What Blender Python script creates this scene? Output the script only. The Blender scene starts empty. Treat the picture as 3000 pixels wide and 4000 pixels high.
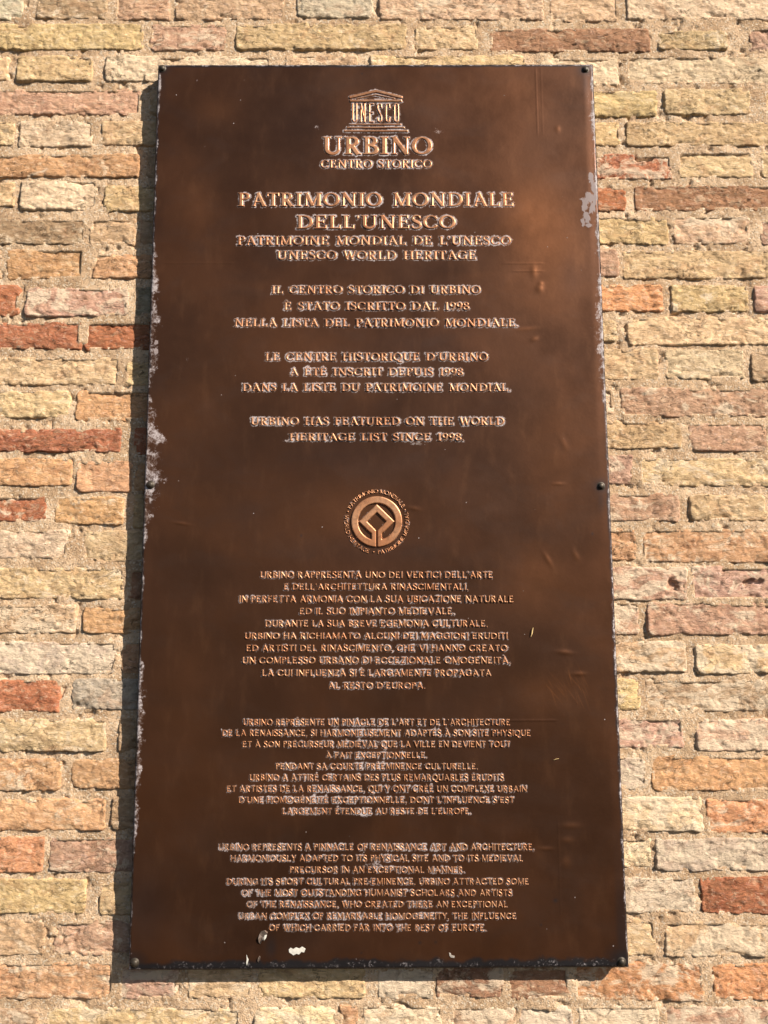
import bpy, math, random
import numpy as np

# ------------------------------------------------------------------ camera, sky, sun, exposure
scene = bpy.context.scene
coll = scene.collection
Z0 = 1.80                      # height of the plaque's centre above the pavement
OFF = 0.028                    # how far the plaque's face stands proud of the brick faces
F_PX = 3100.0
CAM_V = (0.0052, -1.3484 - OFF, -0.2132)
PITCH, YAW, ROLL = 0.1225, -0.0046, -0.0045

def cam_axes():
    cp, sp, cy, sy, cr, sr = (math.cos(PITCH), math.sin(PITCH), math.cos(YAW), math.sin(YAW), math.cos(ROLL), math.sin(ROLL))
    R0 = np.array([[1, 0, 0], [0, 0, -1], [0, 1, 0]], float)
    Rx = np.array([[1, 0, 0], [0, cp, -sp], [0, sp, cp]])
    Rz = np.array([[cy, -sy, 0], [sy, cy, 0], [0, 0, 1]])
    Rr = np.array([[cr, -sr, 0], [sr, cr, 0], [0, 0, 1]])
    return Rz @ Rx @ R0 @ Rr
CR = cam_axes()
CL = np.array(CAM_V)

cam_data = bpy.data.cameras.new('camera')
cam = bpy.data.objects.new('camera', cam_data)
coll.objects.link(cam)
from mathutils import Matrix, Vector
M4 = Matrix([list(CR[0]) + [CAM_V[0]], list(CR[1]) + [CAM_V[1]], list(CR[2]) + [CAM_V[2] + Z0], [0, 0, 0, 1]])
cam.matrix_world = M4
cam_data.sensor_fit = 'VERTICAL'
cam_data.sensor_height = 40.0
cam_data.lens = 40.0 * F_PX / 4000.0
cam_data.clip_start = 0.05
cam_data.clip_end = 200.0
scene.camera = cam

SUN = Vector((1.36, -1.0, 1.18)).normalized()      # towards the sun
EL = math.asin(SUN.z)
world = bpy.data.worlds.new('World')
scene.world = world
world.use_nodes = True
nt = world.node_tree
nt.nodes.clear()
wo = nt.nodes.new('ShaderNodeOutputWorld')
bg = nt.nodes.new('ShaderNodeBackground')
sky = nt.nodes.new('ShaderNodeTexSky')
sky.sky_type = 'NISHITA'
sky.sun_disc = False
sky.air_density = 0.7
sky.dust_density = 0.6
sky.ozone_density = 0.2
sky.sun_elevation = EL
sky.sun_rotation = math.atan2(SUN.x, SUN.y)
bg.inputs['Strength'].default_value = 0.05
nt.links.new(sky.outputs[0], bg.inputs['Color'])
nt.links.new(bg.outputs[0], wo.inputs['Surface'])

sl = bpy.data.lights.new('sun', 'SUN')
sl.energy = 5.0
sl.angle = math.radians(0.5)
sl.color = (1.0, 0.91, 0.79)
sun = bpy.data.objects.new('sun', sl)
sun.rotation_euler = SUN.to_track_quat('Z', 'Y').to_euler()
sun.location = (3, -3, 5)
coll.objects.link(sun)

vs = scene.view_settings
vs.view_transform = 'Standard'
vs.look = 'None'
vs.gamma = 1.0
vs.exposure = 0.90

rng = random.Random(7)

# ------------------------------------------------------------------ helpers
def unproj(px, py, plane_y=0.0):
    """photo pixel (3000 x 4000) to a point of the vertical plane y = plane_y; returns X, Z"""
    px = np.asarray(px, float); py = np.asarray(py, float)
    d = np.stack([(px - 1500) / F_PX, -(py - 2000) / F_PX, -np.ones_like(px)], -1) @ CR.T
    t = (plane_y - CL[1]) / d[..., 1]
    return CL[0] + d[..., 0] * t, CL[2] + d[..., 2] * t + Z0

def _hash(ix, iz, seed):
    h = (ix.astype(np.int64) * 374761393 + iz.astype(np.int64) * 668265263 + seed * 982451653) & 0x7fffffff
    h = ((h ^ (h >> 13)) * 1274126177) & 0x7fffffff
    h = (h ^ (h >> 16)) & 0xffffff
    return h / float(0xffffff)

def vnoise(x, z, seed=0):
    ix = np.floor(x); iz = np.floor(z)
    fx = x - ix; fz = z - iz
    ux = fx * fx * fx * (fx * (fx * 6 - 15) + 10); uz = fz * fz * fz * (fz * (fz * 6 - 15) + 10)
    a = _hash(ix, iz, seed); b = _hash(ix + 1, iz, seed); c = _hash(ix, iz + 1, seed); d = _hash(ix + 1, iz + 1, seed)
    return (a + (b - a) * ux) * (1 - uz) + (c + (d - c) * ux) * uz

def fbm(x, z, size, octaves=4, seed=0, gain=0.5, stretch=1.0):
    """about -1..1; size = length of the largest feature in metres"""
    s = np.zeros_like(x); a = 1.0; t = 0.0; f = 1.0 / size
    for o in range(octaves):
        # turn each octave so the lattice does not show
        ca, sa = math.cos(0.5 + o * 1.1), math.sin(0.5 + o * 1.1)
        if stretch != 1.0: ca, sa = 1.0, 0.0
        xx = (x * ca - z * sa) * f / stretch; zz = (x * sa + z * ca) * f
        s += a * (vnoise(xx + 31.7 * o, zz + 17.3 * o, seed + o) * 2 - 1)
        t += a; a *= gain; f *= 2.03
    return s / t * 1.6

def sstep(a, b, x):
    t = np.clip((x - a) / (b - a), 0, 1)
    return t * t * (3 - 2 * t)

def mesh_np(name, verts, quads, mat, smooth=True, cols=None):
    me = bpy.data.meshes.new(name)
    verts = np.ascontiguousarray(verts, dtype=np.float32); quads = np.ascontiguousarray(quads, dtype=np.int32)
    nv, nq = len(verts), len(quads)
    me.vertices.add(nv); me.vertices.foreach_set('co', verts.ravel())
    me.loops.add(nq * 4); me.loops.foreach_set('vertex_index', quads.ravel())
    me.polygons.add(nq)
    me.polygons.foreach_set('loop_start', np.arange(nq, dtype=np.int32) * 4)
    me.polygons.foreach_set('use_smooth', np.full(nq, smooth, dtype=bool))
    me.update(calc_edges=True)
    if cols is not None:
        at = me.attributes.new('paint', 'FLOAT_COLOR', 'POINT')
        at.data.foreach_set('color', np.ascontiguousarray(cols, dtype=np.float32).ravel())
    me.materials.append(mat)
    return me

def link(name, me, parent=None, loc=(0, 0, 0)):
    o = bpy.data.objects.new(name, me)
    o.location = loc
    coll.objects.link(o)
    if parent is not None: o.parent = parent
    return o

def grid_quads(nx, nz, keep=None):
    """vertex index = j*nx + i; faces look towards -y when x goes right and z goes up"""
    i, j = np.meshgrid(np.arange(nx - 1), np.arange(nz - 1))
    a = (j * nx + i).ravel()
    q = np.stack([a, a + 1, a + nx + 1, a + nx], 1)
    if keep is not None: q = q[keep.ravel()]
    return q

def compact(verts, quads, cols=None):
    used = np.unique(quads)
    remap = np.full(len(verts), -1, dtype=np.int64); remap[used] = np.arange(len(used))
    return verts[used], remap[quads], (cols[used] if cols is not None else None)

# ---- small node-graph helper
class NG:
    def __init__(self, name):
        self.m = bpy.data.materials.new(name); self.m.use_nodes = True
        self.t = self.m.node_tree; self.t.nodes.clear()
        self.out = self.t.nodes.new('ShaderNodeOutputMaterial')
        self.bs = self.t.nodes.new('ShaderNodeBsdfPrincipled')
        self.t.links.new(self.bs.outputs[0], self.out.inputs[0])
    def n(self, typ, **kw):
        nd = self.t.nodes.new('ShaderNode' + typ)
        for k, v in kw.items(): setattr(nd, k, v)
        return nd
    def put(self, sock, v):
        if isinstance(v, bpy.types.NodeSocket): self.t.links.new(v, sock)
        elif isinstance(v, tuple) and sock.type == 'RGBA' and len(v) == 3: sock.default_value = (*v, 1)
        else: sock.default_value = v
    def pos(self, scale=(1, 1, 1)):
        g = self.n('NewGeometry'); mp = self.n('Mapping')
        self.t.links.new(g.outputs['Position'], mp.inputs['Vector']); mp.inputs['Scale'].default_value = scale
        return mp.outputs[0]
    def noise(self, vec, scale, detail=4, rough=0.55, dist=0.0):
        nd = self.n('TexNoise'); self.put(nd.inputs['Vector'], vec); nd.inputs['Scale'].default_value = scale
        nd.inputs['Detail'].default_value = detail; nd.inputs['Roughness'].default_value = rough; nd.inputs['Distortion'].default_value = dist
        return nd.outputs['Fac']
    def voro(self, vec, scale, feature='F1', out='Distance'):
        nd = self.n('TexVoronoi', feature=feature); self.put(nd.inputs['Vector'], vec); nd.inputs['Scale'].default_value = scale
        return nd.outputs[out]
    def ramp(self, fac, a, b, lo=0.0, hi=1.0):
        nd = self.n('MapRange', interpolation_type='SMOOTHSTEP'); self.put(nd.inputs[0], fac)
        for k, v in zip((1, 2, 3, 4), (a, b, lo, hi)): nd.inputs[k].default_value = v
        return nd.outputs[0]
    def mix(self, fac, a, b, mode='MIX'):
        nd = self.n('Mix', data_type='RGBA', blend_type=mode)
        self.put(nd.inputs[0], fac); self.put(nd.inputs[6], a); self.put(nd.inputs[7], b)
        return nd.outputs[2]
    def math(self, op, a, b=0.0, c=0.0, clamp=False):
        nd = self.n('Math', operation=op, use_clamp=clamp)
        self.put(nd.inputs[0], a); self.put(nd.inputs[1], b); self.put(nd.inputs[2], c)
        return nd.outputs[0]
    def bump(self, h, strength, dist, prev=None):
        nd = self.n('Bump'); self.put(nd.inputs['Height'], h)
        nd.inputs['Strength'].default_value = strength; nd.inputs['Distance'].default_value = dist
        if prev is not None: self.put(nd.inputs['Normal'], prev)
        return nd.outputs[0]
    def set(self, **kw):
        for k, v in kw.items(): self.put(self.bs.inputs[k.replace('_', ' ')], v)

# ------------------------------------------------------------------ materials
def brick_material():
    g = NG('weathered brick')
    info = g.n('ObjectInfo')
    col, alpha = info.outputs['Color'], info.outputs['Alpha']
    p = g.pos(); ps = g.pos((1, 1, 1.9))
    big = g.noise(ps, 26, 5, 0.6, 0.6)
    mid = g.noise(ps, 75, 6, 0.65, 0.4)
    fine = g.noise(p, 420, 5, 0.7)
    hs = g.n('HueSaturation'); g.put(hs.inputs['Color'], col)
    hs.inputs['Hue'].default_value = 0.488; hs.inputs['Value'].default_value = 0.60; hs.inputs['Saturation'].default_value = 1.08
    c = g.mix(g.ramp(big, 0.47, 0.68, 0, 0.6), col, hs.outputs[0])
    hl = g.n('HueSaturation'); g.put(hl.inputs['Color'], col)
    hl.inputs['Hue'].default_value = 0.500; hl.inputs['Value'].default_value = 1.26; hl.inputs['Saturation'].default_value = 0.82
    c = g.mix(g.ramp(mid, 0.52, 0.66, 0, 0.75), c, hl.outputs[0])
    # patches of other firing colour
    p1 = g.noise(g.pos((1, 1, 1.5)), 19, 5, 0.62, 1.0)
    c = g.mix(g.ramp(p1, 0.54, 0.66, 0, 0.5), c, g.mix(0.6, c, (0.50, 0.235, 0.115)))
    p2 = g.noise(g.pos((0.9, 1, 1.6)), 33, 6, 0.68, 0.7)
    c = g.mix(g.ramp(p2, 0.55, 0.64, 0, 0.55), c, g.mix(0.6, c, (0.82, 0.66, 0.44)))
    c = g.mix(g.ramp(p2, 0.49, 0.40, 0, 0.62), c, g.mix(0.5, c, (0.24, 0.145, 0.075)))
    p3 = g.noise(g.pos((1, 1, 1.3)), 115, 5, 0.7, 0.5)
    c = g.mix(g.ramp(p3, 0.56, 0.66, 0, 0.5), c, g.mix(0.6, c, (0.22, 0.13, 0.07)))
    c = g.mix(g.ramp(p3, 0.44, 0.34, 0, 0.5), c, g.mix(0.6, c, (0.88, 0.72, 0.50)))
    # mortar film left on the face
    film = g.noise(g.pos((0.8, 1, 1.3)), 21, 7, 0.72, 0.8)
    thr = g.math('SUBTRACT', 0.735, g.math('MULTIPLY', alpha, 0.265))
    ff = g.math('MULTIPLY', g.math('SUBTRACT', film, thr), 16.0, clamp=True)
    c = g.mix(g.math('MULTIPLY', ff, 0.72), c, (0.81, 0.645, 0.46))
    # grey lichen
    li = g.noise(p, 16.5, 6, 0.7, 0.5)
    c = g.mix(g.ramp(li, 0.63, 0.70, 0, 0.6), c, (0.33, 0.29, 0.22))
    # hairline cracks and lamination splits
    rg = g.math('ABSOLUTE', g.math('SUBTRACT', g.noise(g.pos((1, 1, 2.3)), 17, 7, 0.62, 1.6), 0.5))
    crk = g.math('MULTIPLY', g.ramp(rg, 0.010, 0.002), g.ramp(g.noise(p, 13, 3), 0.48, 0.58))
    c = g.mix(g.math('MULTIPLY', crk, 0.7), c, (0.12, 0.07, 0.04))
    # pits and grit
    c = g.mix(g.ramp(fine, 0.60, 0.74, 0, 0.30), c, (0.15, 0.09, 0.05))
    c = g.mix(g.ramp(fine, 0.42, 0.26, 0, 0.4), c, (0.72, 0.58, 0.42))
    b = g.bump(g.math('SUBTRACT', 1.0, crk), 1.0, 0.003)
    b = g.bump(g.noise(ps, 60, 7, 0.68, 0.9), 1.0, 0.0050, b)
    b = g.bump(g.noise(ps, 170, 6, 0.75, 0.5), 1.0, 0.0030, b)
    b = g.bump(fine, 0.8, 0.0012, b)
    g.set(Base_Color=c, Roughness=0.93, Normal=b)
    g.bs.inputs['Specular IOR Level'].default_value = 0.15
    return g.m

def mortar_material():
    g = NG('sandy lime mortar')
    p = g.pos()
    a = g.noise(p, 14, 5, 0.6, 0.3); f = g.noise(p, 330, 4, 0.75); v = g.voro(p, 360, out='Color')
    c = g.mix(g.ramp(a, 0.35, 0.65), (0.44, 0.290, 0.172), (0.65, 0.462, 0.298))
    sep = g.n('SeparateColor'); g.put(sep.inputs[0], v)
    c = g.mix(g.ramp(sep.outputs[0], 0.72, 0.95, 0, 0.65), c, (0.70, 0.60, 0.46))
    c = g.mix(g.ramp(sep.outputs[1], 0.80, 0.97, 0, 0.6), c, (0.20, 0.13, 0.085))
    c = g.mix(g.ramp(g.noise(p, 150, 5, 0.75), 0.54, 0.66, 0, 0.38), c, (0.17, 0.11, 0.065))
    b = g.bump(g.voro(p, 420), 0.7, 0.0012)
    b = g.bump(g.noise(p, 170, 6, 0.8), 0.9, 0.0030, b)
    g.set(Base_Color=c, Roughness=0.96, Normal=b)
    g.bs.inputs['Specular IOR Level'].default_value = 0.1
    return g.m

def copper_material():
    """brown lacquered copper sheet; paint = (mineral deposit, black edge tarnish, warm orange tint and scratches, peeled lacquer)"""
    g = NG('brown patinated copper sheet')
    at = g.n('Attribute', attribute_name='paint'); sp = g.n('SeparateColor'); g.put(sp.inputs[0], at.outputs['Color'])
    dep, blk, warm, peel = sp.outputs[0], sp.outputs[1], sp.outputs[2], at.outputs['Alpha']
    p = g.pos(); pst = g.pos((1, 1, 0.35))
    cl = g.noise(p, 3.4, 4, 0.5, 0.8); cm = g.noise(g.pos((1, 1, 1.8)), 11, 5, 0.55, 0.6); fi = g.noise(p, 260, 4, 0.6)
    c = g.mix(g.ramp(cl, 0.36, 0.66), (0.068, 0.0290, 0.0150), (0.100, 0.0395, 0.0180))
    c = g.mix(g.ramp(cm, 0.45, 0.72, 0, 0.28), c, (0.082, 0.044, 0.030))
    c = g.mix(g.ramp(g.noise(pst, 42, 3, 0.6), 0.5, 0.8, 0, 0.25), c, (0.17, 0.075, 0.036))
    c = g.mix(warm, c, (0.34, 0.125, 0.045))
    # tarnish
    c = g.mix(g.math('MULTIPLY', blk, 0.92), c, (0.030, 0.030, 0.034))
    # mineral deposit, broken up by fine noise
    dn = g.ramp(g.noise(p, 300, 7, 0.75, 0.4), .3, .7); dn2 = g.ramp(g.noise(p, 60, 6, 0.7, 0.5), .25, .75)
    s = g.math('ADD', g.math('MULTIPLY', dn, 0.50), g.math('MULTIPLY', dn2, 0.42))
    k = g.math('SUBTRACT', g.math('ADD', dep, s), 0.92)
    dd = g.math('MULTIPLY', k, 2.4, clamp=True)
    # stray specks everywhere
    vs_ = g.n('TexVoronoi', feature='F1'); g.put(vs_.inputs['Vector'], p); vs_.inputs['Scale'].default_value = 85
    vsc = g.n('SeparateColor'); g.put(vsc.inputs[0], vs_.outputs['Color'])
    tiny = g.math('MULTIPLY', g.math('LESS_THAN', vs_.outputs['Distance'], 0.085), g.math('GREATER_THAN', vsc.outputs[0], 0.965))
    dd = g.math('MAXIMUM', dd, g.math('MULTIPLY', tiny, 0.8))
    dcol = g.mix(g.ramp(dn2, 0.4, 0.62), (0.225, 0.180, 0.165), (0.50, 0.445, 0.445))
    c = g.mix(g.math('MULTIPLY', dd, 0.82), c, dcol)
    pk = g.math('MULTIPLY', g.math('SUBTRACT', g.math('ADD', peel, g.math('MULTIPLY', g.noise(g.pos((1.6, 1, .8)), 75, 6, 0.7, .5), 2.2)), 1.62), 14.0, clamp=True)
    c = g.mix(g.math('MULTIPLY', pk, 0.85), c, (0.27, 0.22, 0.215))
    rough = g.ramp(g.noise(p, 9, 5, 0.6), 0.3, 0.7, 0.36, 0.50)
    rough = g.math('ADD', rough, g.math('MULTIPLY', g.math('MAXIMUM', dd, pk), 0.4), clamp=True)
    metal = g.math('MULTIPLY', 0.72, g.math('SUBTRACT', 1.0, g.math('MAXIMUM', dd, pk), clamp=True))
    b = g.bump(g.noise(p, 22, 3, 0.5), 0.15, 0.003)
    b = g.bump(fi, 0.12, 0.0006, b)
    b = g.bump(g.math('MAXIMUM', dd, pk), 0.35, 0.0005, b)
    g.set(Base_Color=c, Metallic=metal, Roughness=rough, Normal=b)
    g.bs.inputs['Specular IOR Level'].default_value = 0.3
    return g.m

def relief_material():
    """embossed copper: paint.r = how rubbed bright the crown of the letter is"""
    g = NG('rubbed embossed copper')
    at = g.n('Attribute', attribute_name='paint'); sp = g.n('SeparateColor'); g.put(sp.inputs[0], at.outputs['Color'])
    p = g.pos(); n1 = g.noise(p, 130, 5, 0.65, 0.4); n2 = g.noise(p, 18, 4, 0.6)
    w = g.math('MULTIPLY', sp.outputs[0], g.ramp(n1, 0.22, 0.56, 0.55, 1.0))
    c = g.mix(w, (0.080, 0.034, 0.019), g.mix(g.ramp(n2, 0.35, 0.65), (0.53, 0.222, 0.100), (0.64, 0.32, 0.165)))
    d = g.noise(p, 300, 6, 0.7)
    k = g.math('MULTIPLY', g.math('SUBTRACT', g.math('ADD', sp.outputs[1], d), 1.05), 6.0, clamp=True)
    c = g.mix(g.math('MULTIPLY', k, 0.7), c, (0.46, 0.41, 0.38))
    g.set(Base_Color=c, Metallic=g.math('MULTIPLY', 0.6, g.math('SUBTRACT', 1.0, k)), Roughness=g.ramp(n1, 0.3, 0.7, 0.30, 0.46),
          Normal=g.bump(g.noise(p, 190, 3, 0.6), 0.12, 0.0006))
    return g.m

def plain(name, col, rough, metal=0.0, scale=120, var=0.5, bump=0.3):
    g = NG(name)
    p = g.pos(); n = g.noise(p, scale, 5, 0.65)
    c = g.mix(g.ramp(n, 0.35, 0.7, 0, var), col, tuple(x * 0.35 for x in col))
    g.set(Base_Color=c, Roughness=rough, Metallic=metal, Normal=g.bump(n, bump, 0.001))
    return g.m

M_BRICK = brick_material()
M_MORTAR = mortar_material()
M_SHEET = copper_material()
M_RELIEF = relief_material()
M_EDGE = plain('tarnished tray metal', (0.14, 0.11, 0.09), 0.5, 0.6)
M_SCREW = plain('aged brass screw', (0.065, 0.052, 0.038), 0.5, 0.5, 300)
M_CHIP = plain('exposed pale filler', (0.62, 0.59, 0.52), 0.8, 0.0, 220, 0.3)
M_STRAW = plain('dry straw', (0.85, 0.62, 0.28), 0.7, 0, 120, .1)

# ------------------------------------------------------------------ the brick wall
PAL = dict(Y=(0.775, 0.54, 0.29), y=(0.87, 0.65, 0.415), o=(0.665, 0.47, 0.245), O=(0.705, 0.4, 0.205), p=(0.735, 0.48, 0.3), R=(0.52, 0.195, 0.098), r=(0.455, 0.24, 0.135), P=(0.61, 0.365, 0.25), T=(0.6, 0.4, 0.23), B=(0.42, 0.285, 0.165), G=(0.5, 0.41, 0.295), g=(0.65, 0.545, 0.38), U=(0.74, 0.355, 0.17), w=(0.73, 0.565, 0.41))
ORI = dict(A=(0, 0), B=(1000, 0), C=(2000, 0), D=(0, 1000), E=(2000, 1000), F=(0, 2000), G=(2000, 2000), H=(0, 3000), I=(1000, 3000), K=(2000, 3000))
# one string per course: crop letter, then left,top,right,bottom,colour,film as traced from the photograph
ROWS = [
 'A:-170,-60,150,125,g,3 A:235,-60,695,122,T,3 A:745,-60,1105,130,P,1 A:1135,-60,1845,128,p,2 B:265,-60,760,118,g,3 B:795,-60,1862,130,p,3 C:245,-50,685,140,p,2 C:740,-55,1900,128,y,2',
 'A:-620,150,928,322,Y,2 A:975,150,1470,328,P,3 A:1530,150,2640,324,o,2 B:1030,165,1440,325,Y,2 B:1512,180,2550,335,r,1 C:945,200,1400,325,o,3 C:1535,180,2060,335,P,2',
 'A:-260,365,55,522,Y,2 A:105,362,602,532,Y,1 A:682,360,1755,528,y,2 B:190,350,660,480,p,3 B:735,355,1750,480,Y,3 C:180,365,692,552,y,1 C:745,362,1960,542,y,1',
 'A:-640,572,912,745,P,2 A:965,570,1500,740,T,2 C:250,582,942,757,o,1 C:985,575,1545,742,Y,2 C:1640,588,2160,742,Y,1',
 'A:-280,782,92,942,Y,1 A:118,778,605,952,y,1 A:655,782,1260,942,Y,1 C:250,785,700,948,Y,1 C:742,785,1960,945,Y,1',
 'A:-640,995,902,1150,O,2 A:945,1000,1500,1150,T,1 C:250,995,1040,1160,R,4 C:1075,980,1562,1152,Y,2 C:1612,975,2200,1152,Y,2',
 'A:-340,1180,92,1335,Y,2 A:130,1168,622,1362,y,2 A:672,1195,1240,1372,Y,2 C:250,1212,745,1370,R,2 C:795,1200,2060,1366,r,1',
 'A:-420,1412,552,1582,B,3 A:580,1412,880,1588,p,2 A:905,1412,1400,1580,T,2 C:250,1402,1012,1582,Y,1 C:1048,1400,1542,1582,p,3 C:1605,1422,2100,1590,P,3',
 'D:-420,-45,10,142,T,2 D:42,-50,540,150,O,2 D:598,-18,1180,148,O,1 E:250,-40,692,135,P,2 E:715,-38,1960,147,o,1',
 'D:-420,182,125,385,R,2 D:162,202,838,392,P,4 D:868,190,1400,390,G,2 E:250,182,980,358,U,0 E:1032,185,1537,362,Y,3 E:1568,188,2160,362,P,3',
 'D:-520,422,525,605,R,1 D:545,422,1240,605,R,0 E:250,412,682,558,Y,2 E:742,392,2100,577,Y,1',
 'D:-440,652,775,836,Y,2 D:815,685,1300,842,Y,1 E:250,598,948,803,Y,2 E:995,602,1505,797,y,2 E:1552,622,2100,815,T,2',
 'D:-440,868,452,1050,Y,2 D:488,862,1140,1066,O,1 E:250,858,665,1030,p,4 E:703,852,2060,1042,P,3',
 'D:-540,1120,782,1270,R,1 D:865,1108,1300,1290,R,1 E:250,1068,1100,1246,T,2 E:1143,1078,1652,1268,P,2 E:1692,1080,2160,1268,P,2',
 'D:-540,1312,466,1490,O,1 D:494,1325,852,1532,O,1 D:866,1330,1400,1520,O,1 E:250,1288,788,1482,P,3 E:832,1308,2060,1492,Y,3',
 'D:-340,1548,305,1725,R,3 D:355,1555,800,1742,O,3 D:860,1540,1400,1768,T,2 E:250,1532,1086,1720,P,3 E:1150,1545,1648,1715,o,2 E:1690,1550,2160,1710,O,3',
 'F:-460,112,442,302,y,2 F:538,118,1140,326,Y,2 G:250,104,808,312,O,2 G:853,108,1960,330,O,3',
 'F:-340,358,802,562,Y,3 F:830,368,1300,560,r,2 G:250,354,1137,572,P,4 G:1163,350,2160,570,P,3',
 'F:-440,598,492,787,p,4 F:538,618,1140,787,O,2 G:250,578,828,792,P,4 G:878,584,2100,797,P,3',
 'F:-460,838,757,1052,w,4 F:787,840,1300,1048,O,2 G:250,834,1133,1037,p,4 G:1188,858,1960,1047,Y,4',
 'F:-340,1088,387,1297,R,2 F:463,1078,1140,1282,G,2 G:250,1084,828,1287,Y,3 G:868,1084,1960,1292,T,4',
 'F:-520,1338,684,1552,Y,3 F:768,1330,1300,1560,T,2 G:300,1334,1117,1532,P,4 G:1193,1344,2100,1552,p,4',
 'H:-360,-62,388,150,O,3 H:452,-60,1140,137,O,1 K:300,-72,872,137,w,4 K:900,-82,2060,148,O,1',
 'H:-440,202,682,408,O,2 H:722,190,1300,400,T,2 K:300,182,1240,412,y,4 K:1263,198,2160,427,U,3',
 'H:-340,448,283,682,U,1 H:308,450,1140,677,P,3 K:300,448,902,645,y,3 K:932,458,2060,668,w,4',
 'H:-440,718,552,948,o,2 H:642,738,1300,952,o,2 K:300,712,1192,937,w,4 K:1222,704,2060,947,R,1',
 'H:-260,985,292,1217,T,3 H:343,988,1140,1217,P,3 K:300,988,934,1213,Y,3 K:985,998,2060,1223,p,4',
 'H:-440,1262,742,1498,O,3 H:760,1272,1150,1500,P,4 H:1212,1280,1640,1495,Y,3 I:15,1285,706,1492,Y,2 I:790,1290,1150,1500,w,4 I:1165,1290,1610,1492,r,4 K:-15,1290,378,1504,r,3 K:400,1262,1240,1512,U,4 K:1298,1268,2060,1504,U,2',
 'H:-340,1558,247,1780,T,3 H:295,1552,1560,1775,Y,4 I:-20,1548,520,1772,y,4 I:542,1540,665,1760,O,2 I:690,1540,1207,1775,y,4 I:1262,1550,1690,1780,p,4 K:40,1550,392,1780,w,4 K:430,1545,962,1775,y,4 K:990,1542,2100,1772,P,4',
]
rects = []          # x0, x1, z0, z1, colour, film, in_view
rows_z = []
for r in ROWS:
    row = []
    for tok in r.split():
        k, rest = tok.split(':'); a = rest.split(',')
        ox, oy = ORI[k]; u0, v0, u1, v1 = [float(t) / 1.659 for t in a[:4]]
        xs, zs = unproj([ox + u0, ox + u1, ox + u0, ox + u1], [oy + v0, oy + v0, oy + v1, oy + v1])
        row.append([(xs[0] + xs[2]) / 2, (xs[1] + xs[3]) / 2, (zs[2] + zs[3]) / 2, (zs[0] + zs[1]) / 2, a[4], int(a[5]), True, (zs[1] - zs[0] + zs[3] - zs[2]) / 2])
    rects += row
    rows_z.append((min(b[2] for b in row), max(b[3] for b in row), min(b[0] for b in row), max(b[1] for b in row)))
# the wall goes on beyond the frame: courses continued to both sides, above and below
XL, XR = -1.30, 1.30
fill = []
def fill_course(x0, x1, z0, z1):
    x = x0
    while x < x1 - 0.05:
        w = rng.choice((0.13, 0.14, 0.27, 0.28, 0.29)) + rng.uniform(-0.01, 0.01)
        fill.append([x, min(x + w, x1), z0 + rng.uniform(0, .003), z1 - rng.uniform(0, .003), rng.choice('YYyOPRTpoB'), rng.choice((1, 2, 3)), False, 0.0])
        x += w + 0.014
for z0, z1, x0, x1 in rows_z:
    fill_course(XL, x0 - 0.014, z0, z1)
    fill_course(x1 + 0.014, XR, z0, z1)
zt = rows_z[0][1] + 0.013
while zt < rows_z[0][1] + 0.42:
    fill_course(XL + rng.uniform(-.1, 0), XR, zt, zt + 0.055); zt += 0.068
zb = rows_z[-1][0] - 0.013
while zb > rows_z[-1][0] - 0.42:
    fill_course(XL + rng.uniform(-.1, 0), XR, zb - 0.055, zb); zb -= 0.068
ZB, ZT = zb + 0.02, zt - 0.02

PITS = [unproj(2000 + 850 / 1.659, 1012 / 1.659) + (0.022, 0.009, 0.011),
        unproj(2000 + 1040 / 1.659, 2000 + 470 / 1.659) + (0.012, 0.014, 0.007),
        unproj(2000 + 1570 / 1.659, 2000 + 455 / 1.659) + (0.020, 0.006, 0.007)]

def rect_sdf(X, Z, x0, x1, z0, z1, rad, slope):
    cx, cz = (x0 + x1) / 2, (z0 + z1) / 2
    dx = np.abs(X - cx) - ((x1 - x0) / 2 - rad)
    dz = np.abs(Z - cz - (X - cx) * slope / max(x1 - x0, .01)) - ((z1 - z0) / 2 - rad)
    return np.hypot(np.maximum(dx, 0), np.maximum(dz, 0)) + np.minimum(np.maximum(dx, dz), 0) - rad

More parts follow.
